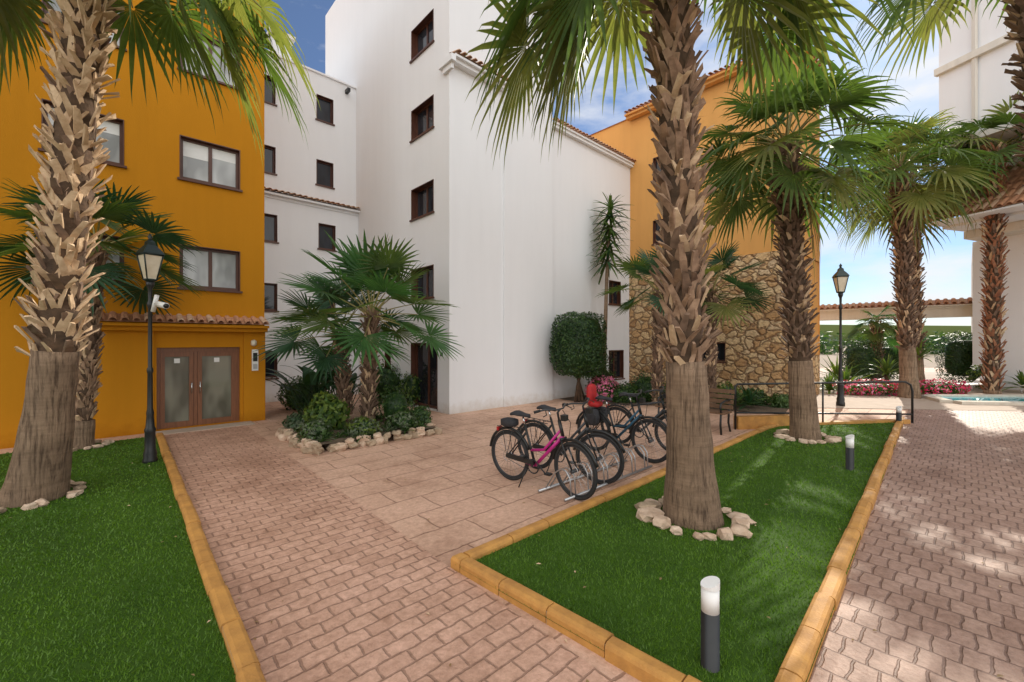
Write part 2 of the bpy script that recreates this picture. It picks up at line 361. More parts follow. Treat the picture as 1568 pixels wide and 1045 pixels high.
# ------------------------------------------------------------ orange + stone building
cc=V2(8.5,12.83)
sb=empty('stone_clad_building')
s0=cc+E2*5.62; Ls=5.62
op=[(Ls-2.9,Ls-1.95,1.2,1.85)]
mb=MB(); facade(mb,s0,cc,0,4.7,op,'stone',.3); facade(mb,cc,cc+E1*3.4,0,1.4,[],'stone')
k=.07
facade(mb,s0+E1*k,cc+E1*k,4.7,10.8,[(1.0,1.9,5.6,6.5),(1.0,1.9,8,8.9)],'orange2',.15)
mb.add([s0+UP*4.7,cc+UP*4.7,cc+E1*k+UP*4.7,s0+E1*k+UP*4.7],[(0,1,2,3)],'stone')
facade(mb,cc+E1*k,cc+E1*3.4,4.7,10.8,[],'orange2'); facade(mb,cc+E2*.04,cc+E1*3.4+E2*.04,1.4,4.7,[],'orange2')
facade(mb,cc+E1*3.4,cc+E1*3.4+E2*8,0,10.8,[],'orange2'); facade(mb,s0+E2*3+E1*k,s0+E1*k,8.9,10.8,[],'orange2')
roofpoly(mb,[cc,cc+E1*3.4,cc+E1*3.4+E2*8.6,cc+E2*8.6],10.8,'tile')
mb.obj('walls',sb)
window(sb,s0,cc,op[0],2,'glassd',.2,.05)
for o in ((1.0,1.9,5.6,6.5),(1.0,1.9,8,8.9)): window(sb,s0+E1*k,cc+E1*k,o,2,'glassd',.1)
tiles(sb,s0,cc,11.0,.4,.15,'tile',under='orange2'); tiles(sb,cc,cc+E1*3.4,11.0,.35,.14,'tile',under='orange2')

# ------------------------------------------------------------ right house
rh=empty('white_villa')
r0=V2(19.1,17.6); 
mb=MB(); facade(mb,r0,r0+V2(2.5,-9),0,6.0,[],'white'); facade(mb,r0+E1*9,r0,0,6,[],'cream')
u0=V2(16.6,16.5); mb.box(u0+UP*9.2,V2(3,-10),V2(9,4),UP*10,'white')
mb.box(u0+V2(1.6,.6)+UP*6.0,V2(3,-10),V2(8,3),UP*3.18,'cream')
mb.obj('walls',rh)
tiles(rh,u0+V2(1.55,.6),u0+V2(4.55,-9.4),8.4,2.2,1.9,'tile',pitch=.24)
mb=MB()
for zz in (9.2,12.2,15.2): mb.box(u0+UP*(zz-.01)-V2(.2,0),V2(3,-10),V2(.19,.06),UP*.25,'cream')
mb.box(u0+V2(.3,-1)+UP*9.4-V2(.12,0),V2(0,-.12),V2(.1,.0),UP*9,'cream')
mb.obj('balcony_bands',rh)

ar=empty('tiled_arcade')
b0=V2(15.2,22.6); b1=V2(20.6,17.6); d=(b1-b0).normalized(); n=V2(d.y,-d.x)
mb=MB(); mb.box(b0+UP*2.95-n*.15,(b1-b0),n*.3,UP*.5,'cream')
for t in (.02,.6,.97):
    p=b0.lerp(b1,t); mb.box(p-n*.16-d*.16,d*.32,n*.32,UP*2.94,'cream'); mb.box(p-n*.2-d*.2+UP*2.7,d*.4,n*.4,UP*.12,'cream')
mb.obj('beam_and_columns',ar)
tiles(ar,b0,b1,3.75,.42,.22,'tile',pitch=.24,under='cream')
tiles(ar,b1,b0,3.75,.42,.22,'tile',pitch=.24,under='cream')

# ------------------------------------------------------------ ground, paving
def sheet(name,pts,z,m):
    mb=MB(); mb.add([(x,y,z) for x,y in pts],[tuple(range(len(pts)))],m); return mb.obj(name)
sheet('ground',[(-700,-300),(700,-300),(700,900),(-700,900)],-.02,'ground')
sheet('courtyard_paving',[(-30,-12),(30,-12),(30,30),(-30,30)],0,'slab')
K0=V2(-1.397,2.364); KD=V2(-.674,.738).normalized()
kA=K0-KD*4; kB=V2(-6.88,8.37)
Am=V2(-.514,3.554); Fm=V2(1.207,1.91); Em=V2(9.32,10.08); Cm=V2(5.30,9.0)
st1=Am+KD*8.2; 
sheet('brick_walkway',[(kA.x,kA.y),(Am.x-KD.x*5.5,Am.y-KD.y*5.5),(Am.x,Am.y),(st1.x,st1.y),(kB.x+E2.x*.3,kB.y+E2.y*.3),(kB.x,kB.y)],.004,'brick')
g=(Em-Fm).normalized(); f2=Fm-g*4; e3=Em+g*4
sheet('brick_path',[(f2.x,f2.y),(f2.x+9,f2.y-6),(e3.x+10,e3.y-6),(e3.x,e3.y)],.006,'brick2')
sheet('pool_terrace',[(7.2,12.2),(12.2,11.6),(30,10),(34,26),(12,26)],.012,'concrete')

def inpoly(x,y,poly):
    c=np.zeros(len(x),bool); j=len(poly)-1
    for i in range(len(poly)):
        xi,yi=poly[i]; xj,yj=poly[j]
        m=((yi>y)!=(yj>y))&(x<(xj-xi)*(y-yi)/(yj-yi+1e-12)+xi); c^=m; j=i
    return c
def lawn(name,poly,z,N,seed):
    rs=np.random.RandomState(seed); xs=[p[0] for p in poly]; ys=[p[1] for p in poly]
    x=rs.uniform(max(min(xs),-12),max(xs),N); y=rs.uniform(max(min(ys),.8),max(ys),N)
    k=inpoly(x,y,poly); x=x[k]; y=y[k]; dist=np.sqrt(x*x+y*y)
    k=rs.rand(len(x))<np.clip((2.6/dist)**1.7,0,1); x=x[k]; y=y[k]; dist=dist[k]; n=len(x)
    w=.0022*np.maximum(1,(dist/2.2)**1.0); h=rs.uniform(.014,.026,n); a=rs.uniform(0,2*np.pi,n)
    lx=rs.normal(0,.010,n); ly=rs.normal(0,.010,n)
    v=np.zeros((n,3,3)); v[:,0]=np.stack([x-w*np.cos(a),y-w*np.sin(a),np.full(n,z)],1); v[:,1]=np.stack([x+w*np.cos(a),y+w*np.sin(a),np.full(n,z)],1)
    v[:,2]=np.stack([x+lx,y+ly,z+h],1)
    verts=np.concatenate([np.array([(p[0],p[1],z) for p in poly]),v.reshape(-1,3)])
    q=len(poly); me=bpy.data.meshes.new(name)
    me.vertices.add(len(verts)); me.vertices.foreach_set('co',verts.ravel())
    loops=np.concatenate([np.arange(q),np.arange(3*n)+q]); me.loops.add(len(loops)); me.loops.foreach_set('vertex_index',loops.astype(np.int32))
    ls=np.concatenate([[0],q+3*np.arange(n)]).astype(np.int32); lt=np.concatenate([[q],np.full(n,3)]).astype(np.int32)
    me.polygons.add(n+1); me.polygons.foreach_set('loop_start',ls); me.polygons.foreach_set('loop_total',lt)
    me.materials.append(M['grass']); me.materials.append(M['blade'])
    me.polygons.foreach_set('material_index',np.concatenate([[0],np.ones(n)]).astype(np.int32)); me.update(calc_edges=True); me.validate()
    o=bpy.data.objects.new(name,me); sc.collection.objects.link(o); return o
farp=V2(5.98,9.5)
lawn('lawn',[(Am.x,Am.y),(Fm.x,Fm.y),(Em.x,Em.y),(farp.x,farp.y),(Cm.x,Cm.y)],.045,520000,1)
gb=kB-E1*12
lawn('lawn',[(kA.x,kA.y),(kB.x,kB.y),(gb.x,gb.y),(gb.x-2,gb.y-12),(kA.x,kA.y-4)],.045,800000,2)

def kerb(mb,p0,p1,inset,seg=.5,w=.115,h=.10):
    d=(p1-p0); Ln=d.length; d.normalize(); n=V2(d.y,-d.x)*inset; N=max(1,round(Ln/seg)); s=Ln/N; rr=random.Random(5)
    prof=[(0,0),(0,h-.028),(.008,h-.01),(.028,h),(w-.028,h),(w-.008,h-.01),(w,h-.028),(w,0)]
    for i in range(N):
        a=p0+d*(i*s+.005); b=p0+d*((i+1)*s-.005); j=rr.uniform(-.006,.006); jz=rr.uniform(-.006,.005)
        vs=[a+n*(x+j)+UP*(z+jz if z else 0) for x,z in prof]+[b+n*(x+j)+UP*(z+jz if z else 0) for x,z in prof]
        q=len(prof); mb.add(vs,[(k,k+1,q+k+1,q+k) for k in range(q-1)]+[tuple(range(q)),tuple(range(2*q-1,q-1,-1))],'ochre')
    mb.box(p0+n*.01+UP*0,d*Ln,n*(w-.02),UP*(h-.02),'rock2')
mb=MB(); kerb(mb,kA,kB,-1); mb.obj('kerb')
mb=MB(); D1=(Cm-Am).normalized(); D2=(Fm-Am).normalized(); kw=.115
kerb(mb,Am+D1*(kw+.004),Cm,1); kerb(mb,Am+D2*(kw+.004),Fm,-1); kerb(mb,Fm,Em,-1); kerb(mb,Cm,farp,1)
o=Am; q=[o,o+D1*kw,o+D1*kw+D2*kw,o+D2*kw]; c8=(q[0]+q[2])/2
vs=q+[p+UP*.075 for p in q]+[p.lerp(c8,.2)+UP*.1 for p in q]
mb.add(vs,[(i,(i+1)%4,4+(i+1)%4,4+i) for i in range(4)]+[(4+i,4+(i+1)%4,8+(i+1)%4,8+i) for i in range(4)]+[(8,9,10,11)],'ochre')
mb.obj('kerb')

rl=empty('handrail')
mb=MB(); a=V2(4.8,9.12); b=V2(9.0,9.72); e=V2(9.45,9.75)
mb.tube([a+UP*0,a+UP*.93,a+(b-a)*.012+UP*.97]+[a+(b-a)*t+UP*.97 for t in (.03,.25,.5,.75,.97)]+[b+UP*.965,b+(e-b)*.3+UP*.9,b+(e-b)*.4+UP*.75,b+(e-b)*.4+UP*.02],.024,'blackm',8)
mb.tube([a+UP*.36,b+(e-b)*.4+UP*.22],.02,'blackm',8)
mb.tube([a+(b-a)*.5,a+(b-a)*.5+UP*.96],.018,'blackm',8)
mb.obj('rails',rl)
mb=MB(); dd=(b-a).normalized(); nn=V2(dd.y,-dd.x); mb.box(a+dd*.05+nn*.03,dd*1.5,-nn*.16,UP*.27,'ochre'); mb.box(a+dd*1.555+nn*.03,dd*2.8,-nn*.16,UP*.1,'ochre'); mb.obj('low_wall',rl)

# ------------------------------------------------------------ vegetation
def fan_leaf(mb,o,d,Lp,Rr,droop,rr,mat,nseg=26,pet='petiole',sag=.35,span=128):
    pts=[]; 
    for i in range(5):
        t=i/4; pts.append(o+d*Lp*t-UP*(sag*Lp*t*t))
    mb.tube(pts,[.022,.018,.014,.012,.009],pet,4,False)
    t=(pts[4]-pts[3]).normalized(); side=t.cross(UP)
    if side.length<.1: side=t.orthogonal()
    side.normalize(); roll=rr.uniform(-.5,.5); side=(Matrix.Rotation(roll,3,t)@side); n=side.cross(t).normalized()
    t=(t-n*.15).normalized()
    H=pts[4]; dphi=math.radians(2*span)/nseg
    for i in range(nseg):
        ph=-math.radians(span)+dphi*(i+.5)+rr.uniform(-.02,.02)
        ln=Rr*(1-.28*(abs(ph)/2.2)**2)*rr.uniform(.88,1.06)
        dr=(t*math.cos(ph)+side*math.sin(ph)); w=n.cross(dr).normalized(); 
        cup=.16*math.sin(abs(ph)); dro=droop*rr.uniform(.5,1.5)
        vs=[]
        for r,hw in ((.03,.03),(.45,1.0),(.74,.62),(.92,.2)):
            c=H+dr*(ln*r)+n*(cup*ln*r)-UP*(dro*ln*max(0,r-.3)**2*1.6)
            ww=w*(hw*ln*.45*math.tan(dphi/2)*1.02+.001)
            vs+= [c-ww+n*.004,c-n*(.012*hw),c+ww+n*.004]
        tip=H+dr*ln*1.0+n*(cup*ln)-UP*(dro*ln*.95)+w*rr.uniform(-.02,.02)
        vs.append(tip); fs=[]
        for k in range(3): fs+= [(3*k,3*k+1,3*k+4,3*k+3),(3*k+1,3*k+2,3*k+5,3*k+4)]
        fs+=[(9,10,12),(10,11,12)]; mb.add(vs,fs,mat)
def fan_palm(name,base,top,r0,r1,smooth,nleaf,Lp,Rr,seed,emax=80,emin=-35,droop=.35,boots='boot',mats=('frond','frondy'),dry=0,lean=0,nseg=26,bootlen=.17,sag=.35,azs=None):
    rr=random.Random(seed); mb=MB(); base=Vector(base); top=Vector(top); H=top.z-base.z
    def pth(z):
        t=z/H; return Vector((base.x+(top.x-base.x)*(t**(1+lean)),base.y+(top.y-base.y)*t,base.z+z))
    n=40; zs=[H*i/n for i in range(n+1)]; zs=[0,.06,.14,.25,.4]+[z for z in zs if z>.5]
    rad=[r1+(r0-r1)*math.exp(-z/.75)*(1 if z>.01 else 1.05)+rr.uniform(-.006,.006) for z in zs]
    sm=[z for z in zs if z<=smooth+.1]; 
    if len(sm)>1: mb.tube([pth(z) for z in sm],rad[:len(sm)],'trunkl',24)
    hi=[z for z in zs if z>=smooth-.25]; mb.tube([pth(z) for z in hi],[r1*.93]*len(hi),'trunkd',14)
    z=smooth; row=0; ph0=0; nb=7
    while z<H+.05:
        for i in range(nb):
            a=ph0+2*math.pi*i/nb+rr.uniform(-.2,.2); c=pth(min(z,H)); zz=z+rr.uniform(-.045,.045)
            out=V2(math.cos(a),math.sin(a)); tg=V2(-math.sin(a),math.cos(a))
            o=V2(c.x,c.y,base.z+zz)+out*r1*.86
            whole=rr.random()
            for sgn in (-1,1):
                if whole<.12 and sgn>0: continue
                w=.034*rr.uniform(.6,1.6)*(r1/.2)**.5; l=bootlen*rr.uniform(.55,1.3); pr=r1*.42*rr.uniform(.2,2.1)
                sp=r1*.55*rr.uniform(.55,1.3)
                A=o+tg*sgn*.01; B=o+tg*sgn*sp*.5+UP*l*.5+out*pr*.6; Cc=o+tg*sgn*sp+UP*l+out*(pr*1.1)
                e=tg*w*.9; ee=out*.02
                vs=[A-e,A+e,A+e-ee,A-e-ee,B-e,B+e,B+e-ee*1.3,B-e-ee*1.3,Cc-e*.7+UP*rr.uniform(-.03,.03),Cc+e*.6+UP*rr.uniform(-.03,.03),Cc+e*.6-ee,Cc-e*.7-ee]
                fs=[(0,1,5,4),(1,2,6,5),(2,3,7,6),(3,0,4,7),(4,5,9,8),(5,6,10,9),(6,7,11,10),(7,4,8,11),(8,9,10,11)]
                bm=boots if rr.random()<.65 else ('bootpale' if rr.random()<.5 else 'bootdark')
                mb.add(vs,fs,bm)
        row+=1; ph0+=math.pi/nb; z+=.105*(bootlen/.17)
    for i in range(int(60*(H-smooth)/4)):
        z=rr.uniform(smooth,H); a=rr.uniform(0,6.28); c=pth(z); out=V2(math.cos(a),math.sin(a)); o=c+out*r1*1.05
        tip=o+out*rr.uniform(.02,.09)-UP*rr.uniform(.03,.16)+V2(rr.uniform(-.04,.04),rr.uniform(-.04,.04)); s=V2(-out.y,out.x)*.004
        mb.add([o-s,o+s,tip],[(0,1,2)],'boot')
    tp=pth(H)
    for i in range(nleaf):
        f=(i+.5)/nleaf; a=(i*2.39996+rr.uniform(-.25,.25))
        e=math.radians(emax+(emin-emax)*f+rr.uniform(-7,7))
        d=Vector((math.cos(e)*math.cos(a),math.cos(e)*math.sin(a),math.sin(e)))
        mt=mats[0] if rr.random()<.62 else mats[1]
        fan_leaf(mb,tp+UP*(.15*(1-f))+V2(d.x,d.y)*.08,d,Lp*rr.uniform(.8,1.15),Rr*rr.uniform(.85,1.1),droop,rr,mt,nseg,sag=sag)
    for (a,e,l) in (azs or []):
        a=math.radians(a); e=math.radians(e); d=Vector((math.cos(e)*math.cos(a),math.cos(e)*math.sin(a),math.sin(e)))
        fan_leaf(mb,tp+V2(d.x,d.y)*.08,d,l,Rr,droop,rr,mats[0] if rr.random()<.5 else mats[1],nseg,sag=sag)
    for i in range(dry):
        a=rr.uniform(0,6.28); e=math.radians(rr.uniform(-75,-50)); d=Vector((math.cos(e)*math.cos(a),math.cos(e)*math.sin(a),math.sin(e)))
        fan_leaf(mb,tp-UP*.15+V2(d.x,d.y)*.1,d,Lp*.7,Rr*.75,.9,rr,'dry',16)
    return mb.obj(name)
PN='fan_palm_tree'
fan_palm(PN,(-5.66,5.0,0),(-4.95,5.0,7.15),.30,.19,1.72,20,1.2,1.05,1,emax=75,emin=-15,droop=.35,boots='bootpale',lean=-.35,bootlen=.2,azs=[(-5,-28,1.5),(15,-36,1.6),(-35,-28,1.2),(30,-20,1.7),(5,-16,1.9),(190,-32,1.2),(170,-26,1.3),(0,-40,1.2)])
fan_palm(PN,(-7.5,7.4,0),(-7.25,7.4,3.45),.17,.11,.5,20,.85,.85,2,emax=65,emin=-25,droop=.15,mats=('frondd','frond'),sag=.2)
fan_palm(PN,(1.89,4.45,0),(1.62,4.45,6.75),.31,.185,1.62,24,1.1,1.05,3,emax=70,emin=-20,droop=.3,boots='boot',bootlen=.19,azs=[(175,-42,1.3),(190,-30,1.6),(205,-45,1.3),(150,-42,1.3),(182,-50,1.0),(168,-34,1.7),(0,-26,1.4),(20,-24,1.6),(-20,-22,1.5),(10,-40,1.1)])
fan_palm(PN,(5.6,8.1,0),(5.25,8.15,5.55),.27,.19,1.55,32,1.05,1.0,4,emax=80,emin=-38,droop=.35,boots='bootdark',dry=1,sag=.25)
fan_palm(PN,(13.3,14.2,0),(12.95,14.2,7.5),.30,.20,1.6,30,1.25,1.3,5,emax=80,emin=-38,droop=.4,boots='bootdark',dry=1,bootlen=.24,sag=.25)
fan_palm(PN,(16.3,17.1,0),(16.2,17.2,8.2),.30,.20,1.6,28,1.25,1.3,15,emax=80,emin=-38,droop=.4,boots='bootdark',dry=0,bootlen=.24,sag=.25)  # extra palm, added behind its neighbour to cast shade on the brick path
fan_palm(PN,(17.2,15.2,0),(17.3,15.2,8.6),.22,.20,.1,28,1.2,1.2,6,emax=75,emin=-35,droop=.4,boots='bootrust',dry=1,bootlen=.26,sag=.25)
fan_palm(PN,(8.3,6.1,0),(7.55,6.3,8.4),.28,.19,1.5,24,1.1,1.05,8,emax=75,emin=-30,droop=.4,boots='bootdark')
# planter palms
fan_palm(PN,(-3.14,9.25,.15),(-3.05,9.2,2.4),.16,.125,.05,24,1.05,.92,21,emax=84,emin=-22,droop=.08,mats=('frondv','frond'),boots='bootdark',nseg=24,sag=.12)
fan_palm(PN,(-3.95,10.1,.15),(-4.1,10.1,2.0),.15,.12,.05,16,1.0,.8,22,emax=75,emin=-18,droop=.1,mats=('frondd','frondv'),boots='bootdark',nseg=24,sag=.15)
fan_palm(PN,(4.3,12.6,0),(4.35,12.6,3.3),.15,.11,.1,16,.9,.8,31,emin=-20,mats=('frondd','frond'),boots='bootdark',droop=.15,sag=.15)
fan_palm(PN,(5.9,12.6,0),(5.95,12.6,3.3),.15,.11,.1,16,.95,.85,32,emin=-20,mats=('frondd','frondy'),boots='bootdark',droop=.15,sag=.15)
fan_palm(PN,(16.5,19.2,0),(16.5,19.2,2.6),.2,.16,.1,14,.6,.7,33,mats=('frond','frondv'),boots='bootdark')

def strap(mb,o,a,e,l,w,droop,mat,seg=5):
    d=Vector((math.cos(e)*math.cos(a),math.cos(e)*math.sin(a),math.sin(e))); sd=V2(-math.sin(a),math.cos(a)); vs=[];fs=[]
    for i in range(seg+1):
        t=i/seg; c=o+d*l*t-UP*(droop*l*t*t); ww=w*(math.sin(math.pi*min(1,.18+.82*t))**.7 if t<1 else 0)+.001
        vs+=[c-sd*ww/2+UP*.006,c-UP*.008*(1-t),c+sd*ww/2+UP*.006]
    for i in range(seg): k=3*i; fs+=[(k,k+1,k+4,k+3),(k+1,k+2,k+5,k+4)]
    mb.add(vs,fs,mat)
def rosette(mb,o,n,l,w,e0,e1,droop,mats,rr):
    for i in range(n):
        strap(mb,Vector(o),i*2.4+rr.uniform(-.2,.2),math.radians(e0+(e1-e0)*i/n+rr.uniform(-6,6)),l*rr.uniform(.75,1.1),w,droop*rr.uniform(.6,1.4),rr.choice(mats))
def leafball(mb,c,rad,n,s,mats,rr,shell=.65,box=False,up=.3):
    c=Vector(c)
    for i in range(n):
        v=Vector((rr.gauss(0,1),rr.gauss(0,1),rr.gauss(0,1))).normalized()
        if box:
            k=(math.hypot(v.x,v.y)**4.5+abs(v.z)**4.5)**(1/4.5); v=v/k
        q=(shell+(1-shell)*rr.random()**.5)*(1+(.14 if box else .3)*noise.noise(v*2.3+c))
        p=c+Vector((v.x*rad[0]*q,v.y*rad[1]*q,v.z*rad[2]*q))
        nn=(v+Vector((rr.gauss(0,.5),rr.gauss(0,.5),rr.gauss(0,.5)+up))).normalized(); a=nn.orthogonal().normalized(); a=Matrix.Rotation(rr.uniform(0,6.28),3,nn)@a; b=nn.cross(a)
        l=s*rr.uniform(.6,1.3); w=l*.45
        mb.add([p-a*l*.5,p+b*w*.5,p+a*l*.5,p-b*w*.5],[(0,1,2,3)],rr.choice(mats))
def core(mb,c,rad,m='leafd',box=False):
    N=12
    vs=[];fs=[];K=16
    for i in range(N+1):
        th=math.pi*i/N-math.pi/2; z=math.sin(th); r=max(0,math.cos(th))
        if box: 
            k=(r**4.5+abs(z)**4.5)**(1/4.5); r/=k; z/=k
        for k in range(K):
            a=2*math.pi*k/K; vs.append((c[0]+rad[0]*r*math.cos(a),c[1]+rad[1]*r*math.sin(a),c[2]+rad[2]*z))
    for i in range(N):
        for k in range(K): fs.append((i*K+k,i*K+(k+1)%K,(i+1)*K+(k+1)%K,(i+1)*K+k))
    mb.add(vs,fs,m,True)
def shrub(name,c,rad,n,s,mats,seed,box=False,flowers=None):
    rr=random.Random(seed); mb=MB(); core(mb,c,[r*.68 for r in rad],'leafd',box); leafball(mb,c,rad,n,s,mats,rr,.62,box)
    if flowers: leafball(mb,(c[0],c[1],c[2]+.04),[r*1.04 for r in rad],n//2,s*1.3,flowers,rr,.92)
    return mb.obj(name)
# topiary tree
rr=random.Random(40); mb=MB(); tc=(2.07,13.2,1.80)
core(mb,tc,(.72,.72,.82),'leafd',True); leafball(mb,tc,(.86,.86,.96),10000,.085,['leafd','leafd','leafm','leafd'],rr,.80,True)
for dx in (-.1,.12,.0): mb.tube([(2.07+dx,13.2,0),(2.07+dx*.5,13.2+dx,.5),(2.07-dx,13.2,1.1)],.045,'trunkd',8)
mb.obj('topiary_tree')
# yucca tree
mb=MB(); rr=random.Random(41); mb.tube([(3.2,15.0,0),(3.3,15.0,2.5),(3.35,15,4.2),(3.45,15,6.0)],[.09,.07,.06,.05],'trunkl',8)
for z in (4.7,5.1,5.5,5.9,6.3,6.6): rosette(mb,(3.36+.06*(z-4.7),15,z),28,.85,.085,85 if z>6.4 else 45,-45,.35,['frondd','frond','leafm'],rr)
mb.obj('yucca_tree')
# bird of paradise clump & shrubs near left wing
rr=random.Random(42); mb=MB()
for i in range(80):
    a=rr.uniform(0,6.28); o=V2(-4.9+rr.uniform(-.6,.6),11.2+rr.uniform(-.5,.5)); e=math.radians(rr.uniform(50,85)); l=rr.uniform(.9,1.9)
    d=Vector((math.cos(e)*math.cos(a),math.cos(e)*math.sin(a),math.sin(e))); mb.tube([o,o+d*l*.6],.012,'leafd',4,False); strap(mb,o+d*l*.55,a,e-.3,l*.5,.17,.4,rr.choice(['leafd','leafd','frondd']))
mb.obj('bird_of_paradise_plant')
shrub('garden_shrub',(-3.9,12.9,.6),(.7,.6,.7),1500,.12,['leafd','leafm'],43)
shrub('garden_shrub',(-5.9,11.9,.4),(.6,.6,.5),1200,.12,['leafd','leafm'],44)
shrub('garden_shrub',(-2.95,12.6,.5),(.4,.5,.6),900,.1,['leafd','leafl'],45)
# planter
pl=[V2(-3.31,7.12),V2(-1.55,8.67),V2(-2.85,10.3),V2(-4.62,8.52)]
sheet('planter_soil',[(p.x,p.y) for p in pl],.14,'soil')
import bmesh
def icov(sub=2):
    bm=bmesh.new(); bmesh.ops.create_icosphere(bm,subdivisions=sub,radius=1); v=[x.co.copy() for x in bm.verts]; f=[tuple(q.index for q in x.verts) for x in bm.faces]; bm.free(); return v,f
IV,IF=icov(2)
def rock(mb,c,s,rr,m='rock',fl=.7):
    off=Vector((rr.uniform(0,99),rr.uniform(0,99),rr.uniform(0,99))); sx,sy,sz=s*rr.uniform(.75,1.4),s*rr.uniform(.7,1.2),s*fl*rr.uniform(.8,1.2); rz=rr.uniform(0,6.28)
    vs=[]
    for v in IV:
        k=1+.5*noise.noise(v*1.3+off)+.2*noise.noise(v*3.5+off); w=Vector([math.copysign(abs(t)**.75,t) for t in v]); q=Vector((w.x*sx,w.y*sy,w.z*sz))*k; q=Matrix.Rotation(rz,3,'Z')@q; vs.append(Vector(c)+q)
    mb.add(vs,IF,m,False)
mb=MB(); rr=random.Random(50)
for i in range(4):
    a,b=pl[i],pl[(i+1)%4]; Ln=(b-a).length; k=int(Ln/.17)
    for j in range(k):
        p=a.lerp(b,(j+rr.uniform(0,.6))/k); rock(mb,(p.x+rr.uniform(-.04,.04),p.y+rr.uniform(-.04,.04),.05),.10,rr,rr.choice(['rock2','rock','rock2']))
        if rr.random()<.75: rock(mb,(p.x+rr.uniform(-.03,.03),p.y+rr.uniform(-.03,.03),.14),.075,rr,rr.choice(['rock2','rock']))
mb.obj('planter_rock_border')
for i,(x,y,rx,h,mts,s) in enumerate([(-3.75,8.6,.42,.42,['leafl','leafm'],.16),(-2.55,9.3,.38,.5,['leafd','leafm'],.07),(-3.6,7.75,.3,.2,['leafs','leafm'],.08),(-4.3,8.5,.25,.2,['leafs','leafd'],.08),(-2.2,8.6,.33,.22,['leafm','leafs'],.07),(-2.8,8.0,.3,.2,['leafl','leafs'],.08),(-1.95,9.0,.25,.25,['leafm','leafd'],.07)]):
    shrub('planter_shrub',(x,y,.15+h*.6),(rx,rx,h),900,s,mts,60+i)
mb=MB(); rr=random.Random(70)
for i in range(40):
    x,y=rr.uniform(-4.3,-1.8),rr.uniform(7.4,9.8)
    if inpoly(np.array([x]),np.array([y]),[(p.x,p.y) for p in pl])[0]: rosette(mb,(x,y,.14),16,.26,.025,80,15,.5,['leafm','leafs','leafd'],rr)
mb.obj('planter_groundcover_plants')
def ring(c,rx,n,s,seed,m='rock'):
    rr=random.Random(seed); mb=MB()
    for i in range(n):
        a=2*math.pi*i/n+rr.uniform(-.12,.12); q=rx*rr.uniform(.93,1.1); rock(mb,(c[0]+q*math.cos(a),c[1]+q*math.sin(a),.07),s*rr.uniform(.55,1.3),rr,m if rr.random()<.75 else 'rock2',.6)
    mb.obj('palm_base_rocks')
ring((1.89,4.42),.44,16,.085,1); ring((-5.70,4.98),.45,17,.08,2); ring((5.6,8.1),.42,16,.08,3); ring((-7.5,7.4),.32,12,.07,4)

# garden bed along the wing and stone wall
sheet('garden_bed_soil',[(q0.x+.3*E1.x-E2.x*.1,q0.y+.3*E1.y-.1*E2.y),(q0.x+.3*E1.x-E2.x*1.5,q0.y+.3*E1.y-1.5*E2.y),(4.5,12.4),(7.0,10.9),(8.3,12.6),(5,16),(4.4,16.3)],.02,'soil')
rr=random.Random(80)
for i,(x,y,rx,h,mt) in enumerate([(2.9,13.4,.5,.45,['leafm','leafl']),(3.5,13.1,.5,.4,['leafd','leafm']),(4.2,13.4,.55,.6,['leafm','leafd']),(5.0,13.0,.5,.45,['leafs','leafm']),(5.7,13.1,.5,.5,['leafd','leafm']),(6.4,12.7,.5,.4,['leafl','leafm']),(7.2,12.6,.4,.3,['leafd','leafm']),(3.0,14.3,.5,.8,['leafd','leafm']),(7.7,12.1,.35,.25,['leafm'])]):
    shrub('garden_shrub',(x,y,h*.6),(rx,rx*.8,h),1100,.1,mt,90+i,flowers=['flp'] if i==0 else None)
mb=MB()
for x,y,z in ((4.6,12.3,.2),(6.7,12.0,.1),(6.0,11.7,.1)): rosette(mb,(x,y,z),34,.8,.07,85,5,.3,['frondd','leafm','leafd'],rr)
mb.obj('agave_plants')
mb=MB(); 
for i in range(7):
    a=V2(2.6+rr.uniform(-.3,.4),13.9); mb.tube([a,a+V2(rr.uniform(-.3,.3),.05,.7),a+V2(rr.uniform(-.5,.6),.1,1.6)],[.025,.018,.008],'trunkd',5)
leafball(mb,(2.75,13.95,1.2),(.6,.3,.55),350,.08,['leafm','leafd'],rr,.3); mb.obj('climbing_shrub')

# right side garden / pool
shrub('box_hedge',(15.2,18.5,.95),(.8,.6,.95),3500,.09,['leafd','leafd','leafm'],101,True)
shrub('box_hedge',(19.9,18.6,1.15),(1.2,.7,1.15),4500,.09,['leafd','leafd'],102,True)
shrub('box_hedge',(17.6,20.2,1.0),(1.6,.7,.9),4500,.1,['leafd','leafm'],103,True)
shrub('flower_bed_plants',(12.6,14.9,.2),(1.1,.45,.3),1500,.08,['leafm','leafl'],104,flowers=['flr','flp'])
shrub('flower_bed_plants',(15.0,14.9,.2),(1.0,.40,.3),1500,.08,['leafm','leafl'],105,flowers=['flr','flr','flp'])
shrub('garden_shrub',(18.4,16.6,.5),(.45,.45,.5),900,.1,['leafl','leafm'],106)
mb=MB()
for x,y,z,l in ((12.6,16.0,.1,1.4),(14.3,16.2,.6,1.2),(16.3,17.0,1.2,1.1),(18.6,15.4,.2,.9),(11.6,15.5,.1,.9),(13.4,17.5,.3,1.5)):
    if z>.4: mb.tube([(x,y,0),(x,y,z)],.07,'trunkd',8)
    rosette(mb,(x,y,z),44,l,.08,88,5,.35,['leafm','leafl','frond'],rr)
mb.obj('yucca_plants')
sheet('swimming_pool_water',[(13.4,12.9),(24,11.5),(25,13.9),(14.0,14.1)],.05,'water')
mb=MB(); 
